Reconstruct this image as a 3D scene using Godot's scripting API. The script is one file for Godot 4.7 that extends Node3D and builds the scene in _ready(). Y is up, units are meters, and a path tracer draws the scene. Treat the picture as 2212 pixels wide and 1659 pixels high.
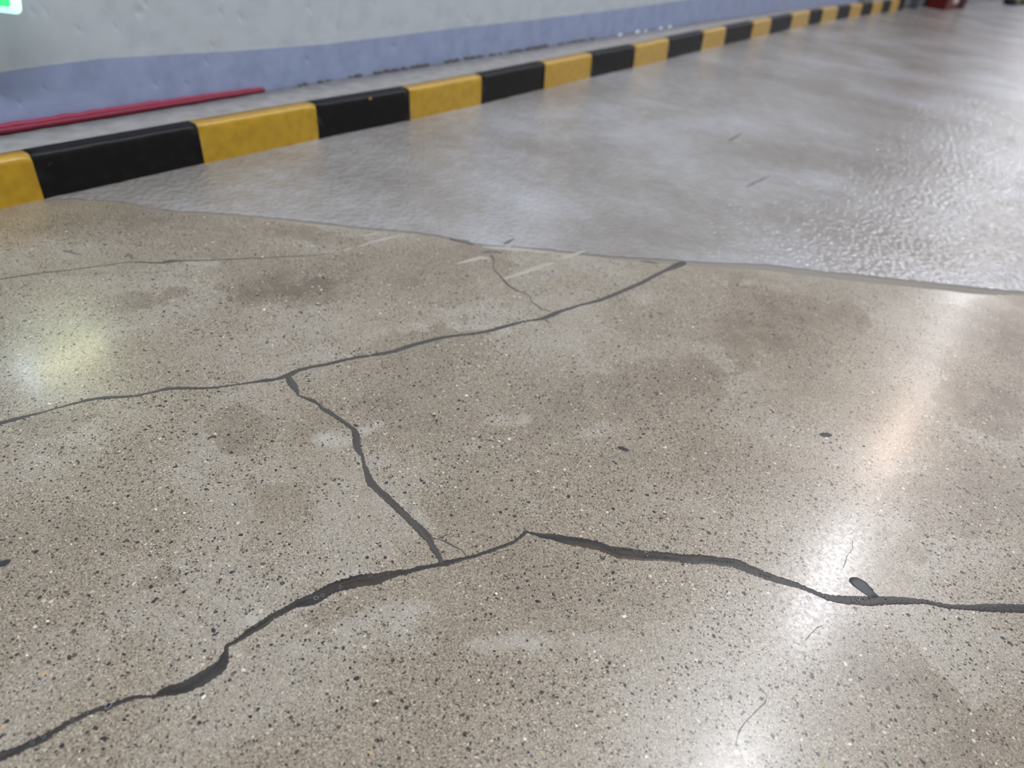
extends Node3D
# Underground car park: polished concrete slab with filled cracks, striped kerb, two-tone wall.
# y is up, metres; the kerb runs along -z on the left.

const CRACKS := [
	[[-1.0691, -0.2417, -1.0781, -0.2448], [-1.0622, -0.2548, -1.0714, -0.2578], [-1.0561, -0.2733, -1.0654, -0.2762], [-1.0529, -0.2896, -1.0596, -0.2918], [-1.0481, -0.308, -1.0521, -0.3093], [-1.0421, -0.3302, -1.0461, -0.3316], [-1.0353, -0.3526, -1.0407, -0.3546], [-1.028, -0.3723, -1.0348, -0.3753], [-1.0124, -0.3937, -1.0209, -0.398], [-0.9977, -0.4129, -1.0036, -0.416], [-0.9879, -0.4285, -0.9932, -0.431], [-0.9784, -0.4521, -0.9838, -0.4547], [-0.9704, -0.4694, -0.9783, -0.4738], [-0.952, -0.4895, -0.9596, -0.4944], [-0.927, -0.5164, -0.9327, -0.5201], [-0.9116, -0.5411, -0.9161, -0.544], [-0.9013, -0.5585, -0.9059, -0.5613], [-0.8866, -0.5814, -0.8932, -0.5856], [-0.8786, -0.5926, -0.8877, -0.5987], [-0.8695, -0.6081, -0.8775, -0.6131], [-0.864, -0.6221, -0.8749, -0.6281], [-0.8603, -0.6367, -0.8742, -0.6435], [-0.8624, -0.652, -0.8721, -0.6574], [-0.8562, -0.6742, -0.8644, -0.6797], [-0.8424, -0.7011, -0.8506, -0.7068], [-0.8316, -0.7312, -0.8398, -0.7371], [-0.8189, -0.7606, -0.8259, -0.7662], [-0.8112, -0.774, -0.8165, -0.7785], [-0.8108, -0.7783, -0.8138, -0.7806], [-0.8076, -0.7791, -0.8157, -0.7856], [-0.799, -0.7946, -0.8071, -0.8012], [-0.7882, -0.8171, -0.7979, -0.8245], [-0.7837, -0.8353, -0.7949, -0.8436], [-0.7765, -0.8624, -0.7863, -0.8702], [-0.7678, -0.8887, -0.7776, -0.8969], [-0.759, -0.9151, -0.7673, -0.9227], [-0.7432, -0.9468, -0.7492, -0.953], [-0.7245, -0.9765, -0.7306, -0.9828], [-0.7071, -1.0092, -0.7154, -1.0175], [-0.7007, -1.029, -0.7098, -1.0378], [-0.6883, -1.0702, -0.6953, -1.0775], [-0.6776, -1.0998, -0.6823, -1.1054], [-0.6624, -1.1234, -0.6701, -1.1317], [-0.6513, -1.1602, -0.6643, -1.1732], [-0.6494, -1.1852, -0.6581, -1.1943], [-0.642, -1.2143, -0.6493, -1.2224], [-0.636, -1.2407, -0.6418, -1.2475], [-0.6254, -1.265, -0.6325, -1.2738], [-0.6129, -1.3015, -0.6224, -1.3126], [-0.6029, -1.3529, -0.6134, -1.3649], [-0.5993, -1.3827, -0.6085, -1.3931], [-0.5891, -1.4387, -0.6, -1.4512], [-0.5829, -1.5059, -0.5941, -1.5188], [-0.5785, -1.55, -0.589, -1.563], [-0.5689, -1.5835, -0.5866, -1.6079], [-0.5628, -1.613, -0.5785, -1.6372], [-0.5629, -1.633, -0.5691, -1.6432]],
	[[-0.8674, -0.6281, -0.8681, -0.6334], [-0.8613, -0.6223, -0.8627, -0.6349], [-0.8456, -0.6143, -0.8482, -0.6312], [-0.8356, -0.6119, -0.8393, -0.6281], [-0.8279, -0.6107, -0.8282, -0.6236], [-0.8158, -0.6069, -0.815, -0.6143], [-0.8081, -0.606, -0.8096, -0.6094], [-0.801, -0.6066, -0.8049, -0.6115], [-0.7902, -0.6082, -0.7956, -0.6153], [-0.7762, -0.6108, -0.7813, -0.6186], [-0.7667, -0.6119, -0.7689, -0.6174], [-0.7607, -0.6082, -0.7629, -0.6168], [-0.7497, -0.6064, -0.7541, -0.6151], [-0.7397, -0.6069, -0.745, -0.6168], [-0.7116, -0.607, -0.716, -0.6162], [-0.6929, -0.6063, -0.6966, -0.6149], [-0.6845, -0.6058, -0.6876, -0.6143], [-0.6786, -0.6043, -0.68, -0.6134], [-0.6712, -0.5992, -0.6697, -0.6118], [-0.6659, -0.5946, -0.6587, -0.6064], [-0.6518, -0.5829, -0.6443, -0.5938], [-0.6381, -0.5743, -0.6351, -0.5857], [-0.6274, -0.5726, -0.6274, -0.5808], [-0.6219, -0.5712, -0.62, -0.5766], [-0.6117, -0.5638, -0.6092, -0.5687], [-0.6019, -0.5564, -0.5993, -0.563], [-0.5905, -0.5481, -0.5875, -0.5572], [-0.5793, -0.5404, -0.5762, -0.5521], [-0.5673, -0.534, -0.5675, -0.5479], [-0.5537, -0.5324, -0.5562, -0.5447], [-0.5291, -0.5282, -0.5317, -0.5416], [-0.5074, -0.525, -0.5095, -0.5381], [-0.4812, -0.5203, -0.483, -0.5327], [-0.4568, -0.516, -0.4586, -0.5296], [-0.443, -0.5122, -0.444, -0.5279], [-0.4309, -0.5108, -0.4295, -0.5225], [-0.418, -0.5047, -0.416, -0.5148], [-0.405, -0.5001, -0.4031, -0.5093], [-0.3949, -0.4956, -0.3929, -0.5035], [-0.3884, -0.4947, -0.3874, -0.499]],
	[[-0.5503, -0.0196, -0.5627, -0.0207], [-0.5485, -0.0288, -0.5606, -0.0304], [-0.5445, -0.0389, -0.555, -0.0406], [-0.5406, -0.0512, -0.5509, -0.0528], [-0.5365, -0.0636, -0.5467, -0.0649], [-0.5356, -0.0754, -0.5441, -0.0761], [-0.5351, -0.0862, -0.5432, -0.0871], [-0.5325, -0.0959, -0.5396, -0.0972], [-0.5282, -0.1089, -0.5352, -0.1106], [-0.5217, -0.1211, -0.5284, -0.1229], [-0.5177, -0.131, -0.5241, -0.1327], [-0.5115, -0.1435, -0.517, -0.1457], [-0.5043, -0.1517, -0.5076, -0.1535], [-0.4984, -0.1567, -0.5027, -0.1584], [-0.4928, -0.1631, -0.5031, -0.1661], [-0.4875, -0.1693, -0.501, -0.1746], [-0.4791, -0.1793, -0.4949, -0.1847], [-0.4736, -0.1922, -0.4919, -0.1963], [-0.4709, -0.2064, -0.4899, -0.2099], [-0.47, -0.2198, -0.4879, -0.2212], [-0.4746, -0.2305, -0.4885, -0.2272], [-0.4848, -0.238, -0.4913, -0.2347], [-0.4915, -0.2426, -0.4966, -0.2414], [-0.4913, -0.2464, -0.497, -0.2476], [-0.4894, -0.2525, -0.4955, -0.2539], [-0.4875, -0.2607, -0.4961, -0.2621], [-0.486, -0.2728, -0.4969, -0.2752], [-0.4825, -0.288, -0.4939, -0.2907], [-0.4831, -0.2973, -0.4935, -0.2998], [-0.4797, -0.3163, -0.489, -0.3192], [-0.4754, -0.3297, -0.487, -0.3347], [-0.4664, -0.3403, -0.4822, -0.3476], [-0.4612, -0.3552, -0.4792, -0.3615], [-0.4594, -0.3706, -0.4757, -0.3778], [-0.4503, -0.3863, -0.4672, -0.3964], [-0.4405, -0.4018, -0.4573, -0.414], [-0.4282, -0.4163, -0.4444, -0.428], [-0.4217, -0.4363, -0.4324, -0.4437], [-0.4116, -0.4533, -0.419, -0.4589], [-0.4022, -0.47, -0.4086, -0.4749], [-0.3916, -0.4862, -0.3973, -0.4909], [-0.3822, -0.4974, -0.3904, -0.5039], [-0.3732, -0.5156, -0.379, -0.5202], [-0.3632, -0.5334, -0.368, -0.5372], [-0.3535, -0.5525, -0.3589, -0.5565], [-0.3447, -0.5734, -0.3497, -0.5771], [-0.3385, -0.5901, -0.3431, -0.5928], [-0.3362, -0.6064, -0.3413, -0.6084], [-0.336, -0.6144, -0.3416, -0.6163], [-0.3362, -0.6179, -0.3401, -0.6199]],
	[[-0.3386, -0.6135, -0.342, -0.6168], [-0.336, -0.6169, -0.3393, -0.6218], [-0.3316, -0.619, -0.3338, -0.624], [-0.3171, -0.6228, -0.321, -0.6308], [-0.3011, -0.6306, -0.3068, -0.6421], [-0.28, -0.6385, -0.2871, -0.6536], [-0.2643, -0.6467, -0.2721, -0.6638], [-0.2451, -0.6565, -0.2515, -0.6742], [-0.2279, -0.662, -0.2332, -0.6789], [-0.2139, -0.6649, -0.2224, -0.6862], [-0.199, -0.675, -0.2077, -0.6951], [-0.1842, -0.6852, -0.1929, -0.7042], [-0.1696, -0.6982, -0.1777, -0.7159], [-0.1591, -0.7064, -0.1659, -0.7232], [-0.1418, -0.7187, -0.148, -0.7348], [-0.1275, -0.7265, -0.1354, -0.7455], [-0.1159, -0.7386, -0.1223, -0.7553], [-0.0983, -0.7498, -0.1038, -0.7671], [-0.0811, -0.7604, -0.0851, -0.7795], [-0.0612, -0.765, -0.0632, -0.7835], [-0.0407, -0.7705, -0.0425, -0.7864], [-0.021, -0.7774, -0.0229, -0.7916], [-0.002, -0.7851, -0.0033, -0.7973], [0.0112, -0.7901, 0.0107, -0.7993], [0.0265, -0.7928, 0.0261, -0.802], [0.0422, -0.795, 0.0407, -0.808], [0.0566, -0.8023, 0.0537, -0.8172], [0.0701, -0.8108, 0.0664, -0.8279], [0.0872, -0.8227, 0.0828, -0.8415], [0.1031, -0.8384, 0.099, -0.8552], [0.1187, -0.854, 0.1156, -0.8694], [0.1351, -0.8684, 0.1329, -0.8813], [0.1479, -0.8801, 0.1466, -0.8903], [0.1576, -0.8867, 0.1571, -0.8957], [0.1751, -0.895, 0.1745, -0.9051], [0.1866, -0.9025, 0.1856, -0.9128], [0.1979, -0.9108, 0.1966, -0.922], [0.2148, -0.9227, 0.213, -0.9381], [0.2316, -0.9352, 0.2297, -0.954], [0.2481, -0.948, 0.2465, -0.9681], [0.2658, -0.9626, 0.2644, -0.9824], [0.2835, -0.9773, 0.2824, -0.9968]],
]
const HAIRLINES := [
	[[-0.4316, -0.5203, -0.4329, -0.5224], [-0.4186, -0.5257, -0.4195, -0.5276], [-0.4069, -0.5282, -0.4079, -0.5309], [-0.396, -0.5285, -0.397, -0.5315], [-0.3848, -0.5318, -0.3853, -0.5337], [-0.3782, -0.5289, -0.3777, -0.5314], [-0.3723, -0.5259, -0.3717, -0.5279]],
	[[-0.4216, -0.5269, -0.4224, -0.5274], [-0.4193, -0.5332, -0.4206, -0.5339], [-0.4179, -0.5412, -0.4186, -0.5415]],
	[[-0.3463, -0.6257, -0.3457, -0.6262], [-0.3435, -0.6211, -0.3425, -0.622], [-0.3399, -0.616, -0.3383, -0.6177]],
	[[-0.928, -1.2872, -0.9286, -1.2943], [-0.9049, -1.2708, -0.9035, -1.2744], [-0.8813, -1.2384, -0.8809, -1.2416], [-0.8513, -1.2211, -0.8523, -1.2259], [-0.8227, -1.2037, -0.8245, -1.2119], [-0.7971, -1.1917, -0.7998, -1.1994], [-0.7706, -1.1904, -0.7725, -1.1947], [-0.7486, -1.193, -0.7499, -1.1965], [-0.7355, -1.1866, -0.7355, -1.1893], [-0.7234, -1.1733, -0.7239, -1.1764], [-0.6996, -1.1663, -0.7012, -1.1718], [-0.6899, -1.1623, -0.6915, -1.166], [-0.6687, -1.1683, -0.67, -1.1708]],
	[[-1.5169, -0.4388, -1.5208, -0.4403], [-1.5117, -0.4533, -1.5156, -0.4547], [-1.491, -0.5094, -1.4957, -0.5114], [-1.4651, -0.5657, -1.469, -0.5675], [-1.4375, -0.6328, -1.4411, -0.6346], [-1.4206, -0.6711, -1.4241, -0.6731], [-1.3818, -0.7056, -1.3885, -0.7097], [-1.3689, -0.7245, -1.3825, -0.7325], [-1.3591, -0.7474, -1.3668, -0.7522], [-1.3199, -0.7995, -1.3237, -0.8021], [-1.2663, -0.8778, -1.2697, -0.8803], [-1.2187, -0.9444, -1.2217, -0.9468], [-1.177, -1.0142, -1.1789, -1.0158]],
	[[0.0113, -0.6073, 0.0114, -0.608], [0.0156, -0.606, 0.0159, -0.6075], [0.0203, -0.6038, 0.0208, -0.6055], [0.025, -0.6022, 0.0256, -0.6029], [0.0257, -0.5922, 0.0269, -0.592], [0.0202, -0.5694, 0.0215, -0.569], [0.0155, -0.5476, 0.0169, -0.5475], [0.0156, -0.5341, 0.0168, -0.5345], [0.0182, -0.5206, 0.0189, -0.5209]],
	[[0.0378, -0.9347, 0.0383, -0.9352], [0.042, -0.9173, 0.0432, -0.9176], [0.0399, -0.9002, 0.0409, -0.9002], [0.0412, -0.8829, 0.0422, -0.8832], [0.0419, -0.8711, 0.0425, -0.8712]],
	[[0.0473, -0.7497, 0.0477, -0.7493], [0.0414, -0.7357, 0.0425, -0.7351], [0.0377, -0.7161, 0.0388, -0.7158], [0.0359, -0.7035, 0.0364, -0.7034]],
]
const MARKS := [
	[[-1.0536, -1.2843, -1.0569, -1.2888], [-1.0251, -1.291, -1.0344, -1.3045], [-1.0052, -1.2924, -1.0175, -1.313], [-0.99, -1.2974, -0.9936, -1.3042]],
	[[-0.9424, -1.3632, -0.9497, -1.3699], [-0.9392, -1.3759, -0.9522, -1.3874], [-0.9424, -1.3968, -0.9499, -1.4034], [-0.9439, -1.4118, -0.9476, -1.4153]],
	[[-0.6505, -1.5519, -0.6529, -1.5569], [-0.6328, -1.5604, -0.6385, -1.5732], [-0.6146, -1.5713, -0.6167, -1.5765]],
	[[-0.9457, -1.2805, -0.9542, -1.2901], [-0.9347, -1.2989, -0.9445, -1.3114], [-0.915, -1.3197, -0.9196, -1.3262]],
	[[-1.555, -0.5962, -1.5612, -0.5995], [-1.5454, -0.6006, -1.5571, -0.6076], [-1.5324, -0.6054, -1.5417, -0.6114], [-1.5164, -0.6151, -1.5201, -0.6175]],
	[[-1.4577, -0.6816, -1.4654, -0.6884], [-1.4448, -0.6806, -1.4527, -0.6911], [-1.4297, -0.6766, -1.4314, -0.6822]],
	[[-0.9332, -2.8107, -0.9389, -2.82], [-0.931, -2.862, -0.9454, -2.8847], [-0.9448, -2.9823, -0.9508, -2.9917]],
	[[-0.678, -2.3464, -0.6821, -2.3533], [-0.6712, -2.4164, -0.6806, -2.4331], [-0.6632, -2.537, -0.6675, -2.5451]],
]
const PALE := [
	[[-0.8313, -1.2122, -0.8343, -1.2153], [-0.8212, -1.2339, -0.8306, -1.2432], [-0.8072, -1.2988, -0.8199, -1.3119], [-0.7993, -1.3458, -0.8106, -1.3577], [-0.7981, -1.3748, -0.8029, -1.3801]],
	[[-0.8005, -1.3986, -0.8037, -1.4023], [-0.7911, -1.4195, -0.8025, -1.4326], [-0.7856, -1.4492, -0.7955, -1.4609], [-0.7799, -1.4877, -0.7849, -1.4937]],
	[[-0.9521, -1.1905, -0.9572, -1.1955], [-0.9428, -1.2104, -0.9513, -1.2187], [-0.9356, -1.2297, -0.9475, -1.2416], [-0.9273, -1.2538, -0.9404, -1.2691], [-0.9157, -1.2708, -0.9202, -1.277]],
	[[-0.9691, -1.309, -0.9739, -1.3155], [-0.9264, -1.3344, -0.939, -1.352], [-0.8923, -1.3658, -0.9029, -1.3817], [-0.8382, -1.4102, -0.8425, -1.4172]],
	[[-1.1659, -1.0823, -1.1699, -1.085], [-1.1617, -1.1178, -1.1707, -1.1246], [-1.1512, -1.1697, -1.1612, -1.178], [-1.1464, -1.2065, -1.1525, -1.2116]],
	[[-1.205, -1.1327, -1.2091, -1.1362], [-1.1936, -1.1484, -1.2038, -1.1572], [-1.1894, -1.1723, -1.1935, -1.1758]],
	[[-1.1724, -1.0402, -1.1763, -1.0429], [-1.1681, -1.0512, -1.1779, -1.0581], [-1.1702, -1.0657, -1.1742, -1.0684]],
]
const FAR_EDGE := [[-1.9557, -0.5888], [-1.8677, -0.6722], [-1.8152, -0.7435], [-1.7874, -0.7738], [-1.7406, -0.8161], [-1.6345, -0.8666], [-1.5748, -0.9175], [-1.4613, -1.016], [-1.4165, -1.048], [-1.3214, -1.1164], [-1.242, -1.1678], [-1.1503, -1.2416], [-1.0725, -1.2853], [-0.9948, -1.3136], [-0.9284, -1.3664], [-0.8471, -1.4342], [-0.7471, -1.5009], [-0.6536, -1.5781], [-0.5836, -1.642], [-0.5566, -1.6627], [-0.4197, -1.7922], [-0.3117, -1.8682], [-0.1442, -1.9869], [-0.0174, -2.0774], [0.0731, -2.1427], [0.158, -2.2018], [0.459, -2.4135]]
const NEAR_EDGE := [[-1.9474, -0.5853], [-1.861, -0.669], [-1.8084, -0.74], [-1.7807, -0.7703], [-1.7341, -0.8124], [-1.6246, -0.8604], [-1.5651, -0.9111], [-1.4521, -1.009], [-1.4076, -1.0408], [-1.3129, -1.1089], [-1.2338, -1.1601], [-1.1421, -1.2328], [-1.0643, -1.2759], [-0.9863, -1.3031], [-0.9202, -1.3555], [-0.8386, -1.4217], [-0.7393, -1.4879], [-0.6419, -1.5558], [-0.5713, -1.6164], [-0.5441, -1.6355], [-0.4023, -1.7585], [-0.3068, -1.8211], [-0.1747, -1.9111], [-0.051, -2.0009], [0.0743, -2.0883], [0.1604, -2.1747], [0.4584, -2.3913]]
const KERB := [[-1.85, -0.701], [-1.846, -1.135], [-1.834, -1.542], [-1.816, -1.95], [-1.813, -2.357], [-1.822, -2.818], [-1.827, -3.221], [-1.828, -3.664], [-1.838, -4.081], [-1.852, -4.595], [-1.859, -4.968], [-1.864, -5.473], [-1.867, -5.855], [-1.875, -6.361], [-1.88, -6.831], [-1.87, -7.168], [-1.857, -7.595], [-1.845, -7.981], [-1.823, -8.326], [-1.798, -8.646], [-1.781, -8.994], [-1.764, -9.31], [-1.733, -9.554]]
const PAINT_LINE := [[-0.761, 0.241], [-0.825, 0.245], [-0.892, 0.246], [-0.998, 0.249], [-1.223, 0.24], [-1.438, 0.231], [-1.768, 0.223], [-2.102, 0.225], [-2.506, 0.229], [-3.005, 0.228], [-3.634, 0.232], [-4.646, 0.246]]
const BUGHOLES := [[-1.1357, 0.3547, 0.0134], [-1.1571, 0.3761, 0.0054], [-1.3857, 0.3363, 0.0079], [-1.4507, 0.3229, 0.0083], [-1.7115, 0.3359, 0.0096], [-0.966, 0.3228, 0.0059], [-1.3418, 0.2544, 0.0102], [-1.3166, 0.2133, 0.0078], [-1.2416, 0.1581, 0.0076], [-1.1462, 0.1681, 0.0071], [-0.8497, 0.1944, 0.0051], [-0.7507, 0.1882, 0.0069], [-0.7831, 0.164, 0.0049], [-1.9974, 0.3417, 0.009], [-2.09, 0.2617, 0.0121], [-2.1027, 0.1898, 0.0136], [-1.6896, 0.1833, 0.0089], [-0.8695, 0.3698, 0.0076], [-0.9002, 0.3643, 0.0056], [-1.8286, 0.2678, 0.0084], [-1.0642, 0.3197, 0.0045], [-1.2098, 0.3221, 0.0049], [-2.5327, 0.2602, 0.012], [-2.3043, 0.2891, 0.0107]]
const HOSE := [[-2.0189, -0.6697, 0.0145], [-2.0178, -0.7102, 0.0138], [-2.0116, -0.8156, 0.0133], [-2.0121, -0.9338, 0.0132], [-2.0127, -1.0632, 0.0131], [-1.9973, -1.1949, 0.0122], [-1.9889, -1.3442, 0.0105], [-1.9817, -1.4396, 0.0095], [-1.9738, -1.5076, 0.0075]]
const DEBRIS := [[-1.9838, -1.5846, 0.0034], [-1.9957, -1.6925, 0.0053], [-1.9903, -1.8021, 0.0036], [-1.9975, -1.9083, 0.0065], [-2.0078, -2.0604, 0.0077], [-2.0022, -2.1945, 0.007], [-1.9829, -2.2809, 0.0091], [-1.9745, -2.3988, 0.0083], [-1.9697, -2.6076, 0.0066], [-1.9669, -2.7709, 0.0057], [-1.9639, -2.9467, 0.0071], [-1.9606, -3.1363, 0.0086], [-1.9487, -3.2847, 0.0064], [-1.9414, -3.5924, 0.0054]]
const PLASTER := [[-2.0111, -3.8404, 0.0072], [-2.0092, -4.0429, 0.009], [-2.0342, -4.3378, 0.0079], [-2.0611, -4.4602, 0.0081], [-2.0108, -4.1429, 0.0046]]
const SPILL := [[0.0542, -0.8533], [0.0547, -0.8587], [0.0571, -0.862], [0.0631, -0.8665], [0.0688, -0.8668], [0.076, -0.8661], [0.0808, -0.8623], [0.086, -0.8601], [0.0886, -0.8561], [0.0933, -0.8535], [0.0969, -0.85], [0.0897, -0.8407], [0.0827, -0.8416], [0.0751, -0.8428], [0.0658, -0.845], [0.0595, -0.8473], [0.0554, -0.8501]]
const SPOTS := [[[-0.061, -1.1784], [-0.0612, -1.1745], [-0.0631, -1.1699], [-0.0665, -1.1655], [-0.0707, -1.162], [-0.0748, -1.1603], [-0.0781, -1.1606], [-0.0798, -1.1629], [-0.0797, -1.1667], [-0.0778, -1.1713], [-0.0744, -1.1759], [-0.0702, -1.1793], [-0.066, -1.1811], [-0.0627, -1.1807]],
	[[-0.7902, -0.1471], [-0.7881, -0.1456], [-0.787, -0.1427], [-0.7872, -0.139], [-0.7887, -0.1352], [-0.7911, -0.132], [-0.7939, -0.1302], [-0.7967, -0.1299], [-0.7988, -0.1314], [-0.7999, -0.1342], [-0.7997, -0.138], [-0.7983, -0.1418], [-0.7959, -0.145], [-0.793, -0.1469]],
	[[-0.0058, -1.1894], [-0.0058, -1.1883], [-0.0061, -1.1871], [-0.0068, -1.1859], [-0.0077, -1.1851], [-0.0086, -1.1848], [-0.0093, -1.185], [-0.0097, -1.1857], [-0.0097, -1.1868], [-0.0094, -1.188], [-0.0087, -1.1892], [-0.0078, -1.19], [-0.0069, -1.1903], [-0.0062, -1.1901]],
	[[-0.3135, -0.8799], [-0.314, -0.8777], [-0.3164, -0.8754], [-0.3203, -0.8737], [-0.3249, -0.8727], [-0.3293, -0.8727], [-0.3327, -0.8737], [-0.3344, -0.8755], [-0.334, -0.8778], [-0.3316, -0.8801], [-0.3277, -0.8818], [-0.323, -0.8828], [-0.3185, -0.8828], [-0.3152, -0.8817]],
	[[-0.5215, -0.247], [-0.5204, -0.2439], [-0.5238, -0.2425], [-0.5269, -0.2447], [-0.5255, -0.2475]],
	[[-0.516, -0.2458], [-0.5155, -0.2445], [-0.5164, -0.2422], [-0.518, -0.2403], [-0.5195, -0.2399], [-0.5199, -0.2412], [-0.519, -0.2434], [-0.5174, -0.2453]]]
const BUBBLES := [[-0.2016, -0.6915, 0.0024], [-0.1873, -0.6993, 0.0034], [-0.1632, -0.7152, 0.0017], [-0.1588, -0.718, 0.0021], [-0.1428, -0.7223, 0.0017], [-0.11, -0.7553, 0.0014], [-0.1037, -0.7587, 0.0017], [-0.0984, -0.7629, 0.0021], [-0.0927, -0.7669, 0.0016], [-0.0878, -0.7695, 0.0021], [-0.0475, -0.7774, 0.0014], [-0.0419, -0.7787, 0.0021], [-0.0367, -0.7811, 0.0018], [0.009, -0.7946, 0.0032], [0.0343, -0.7983, 0.0029], [0.0687, -0.8202, 0.0033], [0.0753, -0.826, 0.0033], [0.078, -0.8325, 0.0022], [0.0858, -0.8414, 0.0022], [0.1047, -0.8538, 0.0015], [0.1535, -0.8908, 0.0019], [0.23, -0.9454, 0.002], [0.2508, -0.958, 0.0016], [-0.5262, -0.1217, 0.0033], [-0.5354, -0.1033, 0.0021], [-0.539, -0.0906, 0.0018], [-0.5429, -0.0647, 0.0021], [-0.5445, -0.0549, 0.0018], [-0.4923, -0.2805, 0.0018], [-0.4698, -0.3521, 0.0028], [-0.4665, -0.3596, 0.0022], [-0.4604, -0.3829, 0.0022], [-0.4444, -0.4194, 0.0019], [-0.2245, -0.6773, 0.0013], [-0.4302, -0.4369, 0.0013]]
const STAINS_AND_SHADE := [[-1.109, -0.851, 0.074, -0.128, 0.07, 0.053, 1], [-0.974, -1.047, 0.048, -0.054, 0.044, 0.046, 0.6], [-0.976, -1.26, 0.082, -0.06, 0.034, 0.044, 0.6], [-1.264, -0.623, 0.046, -0.082, 0.049, 0.027, 0.5], [-1.316, -1.022, 0.103, -0.082, 0.043, 0.038, 0.6], [-1.595, -0.791, 0.102, -0.165, 0.073, 0.042, 0.7], [-1.426, -0.591, 0.035, -0.039, 0.018, 0.01, 0.3], [-0.309, -1.474, 0.12, -0.126, 0.05, 0.135, 0.7], [-0.163, -1.658, 0.056, -0.023, 0.013, 0.072, 0.6], [0.117, -1.862, 0.099, -0.103, 0.025, 0.214, 0.8], [0.144, -1.493, 0.091, -0.089, 0.019, 0.153, 0.9], [-0.357, -1.125, 0.124, -0.309, 0.058, 0.078, 0.5], [-0.452, -0.988, 0.032, -0.124, 0.046, 0.044, 0.5], [-0.801, -0.487, 0.035, -0.034, 0.053, 0.039, 0.6], [-0.708, -0.697, 0.045, -0.044, 0.036, 0.036, 0.5], [-0.433, -0.592, 0.096, -0.048, 0.032, 0.052, 0.35], [-0.653, -0.44, 0.085, -0.043, 0.042, 0.045, 0.35], [-1.011, -0.316, 0.031, -0.068, 0.044, 0.017, 0.5], [0.153, -1.2, 0.105, -0.05, 0.006, 0.143, 0.6], [0.119, -0.993, 0.08, -0.072, 0.013, 0.069, 0.4], [0.153, -0.728, 0.102, -0.02, -0.004, 0.067, 0.7], [0.244, -0.714, 0.072, -0.06, 0.009, 0.071, 0.6], [-0.444, -0.342, 0.025, -0.068, 0.024, 0.01, 0.35], [-0.633, -0.249, 0.051, -0.081, 0.027, 0.012, 0.3], [-0.197, -0.593, 0.121, -0.083, 0.019, 0.039, 0.3], [-0.489, -0.244, 0.006, -0.029, 0.019, 0.005, 0.4], [-0.475, -1.299, 0.019, -0.148, 0.056, 0.059, 0.3], [-1.122, -1.035, 0.08, -0.116, 0.035, 0.031, 0.4]]  # brown stains, plus painted-in dark kerb reflection and weaker glare at the right
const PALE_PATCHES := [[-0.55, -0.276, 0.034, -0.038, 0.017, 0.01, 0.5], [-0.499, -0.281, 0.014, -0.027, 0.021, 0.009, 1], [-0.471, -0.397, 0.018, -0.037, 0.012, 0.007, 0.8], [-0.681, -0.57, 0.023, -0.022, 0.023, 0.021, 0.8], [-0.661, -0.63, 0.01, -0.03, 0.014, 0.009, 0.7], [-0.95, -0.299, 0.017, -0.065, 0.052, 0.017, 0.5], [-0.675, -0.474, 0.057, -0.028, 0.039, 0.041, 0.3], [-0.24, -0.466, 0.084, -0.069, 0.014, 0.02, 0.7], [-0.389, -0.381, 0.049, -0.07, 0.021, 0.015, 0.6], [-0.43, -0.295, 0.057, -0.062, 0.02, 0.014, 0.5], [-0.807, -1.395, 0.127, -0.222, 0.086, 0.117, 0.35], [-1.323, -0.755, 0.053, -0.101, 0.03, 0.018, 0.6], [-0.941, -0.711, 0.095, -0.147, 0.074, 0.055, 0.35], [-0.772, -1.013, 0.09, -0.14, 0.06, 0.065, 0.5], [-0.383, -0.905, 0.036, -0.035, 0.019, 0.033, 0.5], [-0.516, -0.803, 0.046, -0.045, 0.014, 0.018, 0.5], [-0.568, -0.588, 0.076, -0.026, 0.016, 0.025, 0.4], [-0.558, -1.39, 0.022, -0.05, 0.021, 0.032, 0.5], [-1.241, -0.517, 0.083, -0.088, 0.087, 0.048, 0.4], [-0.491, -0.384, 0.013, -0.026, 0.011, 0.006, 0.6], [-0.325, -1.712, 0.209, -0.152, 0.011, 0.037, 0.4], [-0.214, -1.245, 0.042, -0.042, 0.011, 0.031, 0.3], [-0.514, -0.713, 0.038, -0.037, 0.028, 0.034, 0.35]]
const WALL_X := -2.05
const WALK_Y := 0.106
const HEIGHT := 4.4
const LAMP_Y := 4.2

var rng := RandomNumberGenerator.new()
var rough_noise := FastNoiseLite.new()
var wide_noise := FastNoiseLite.new()


func _ready() -> void:
	rng.seed = 20417
	rough_noise.seed = 5
	rough_noise.frequency = 1.0
	rough_noise.fractal_octaves = 3
	wide_noise.seed = 9
	wide_noise.frequency = 1.0
	wide_noise.fractal_octaves = 2
	view()
	surroundings()
	lamps()
	slabs()
	left_wall()
	shell()
	kerb()
	far_corner()
	exit_sign()
	wall_foot()
	cracks()
	chips()


func view() -> void:
	var cam := Camera3D.new()
	cam.name = "camera"
	cam.transform = Transform3D(Basis(Vector3(0.798125, 0.102894, -0.593641), Vector3(-0.413839, 0.80972, -0.416043), Vector3(0.437874, 0.577726, 0.688839)), Vector3(0, 0.75, 0)).orthonormalized()
	var lens := CameraAttributesPhysical.new()
	lens.frustum_focal_length = 22.19
	lens.exposure_aperture = 2.7
	lens.frustum_focus_distance = 1.0
	lens.frustum_near = 0.05
	lens.frustum_far = 200.0
	cam.attributes = lens
	cam.keep_aspect = Camera3D.KEEP_HEIGHT
	cam.fov = 56.8
	cam.near = 0.05
	cam.far = 200.0
	add_child(cam)
	cam.current = true


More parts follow.
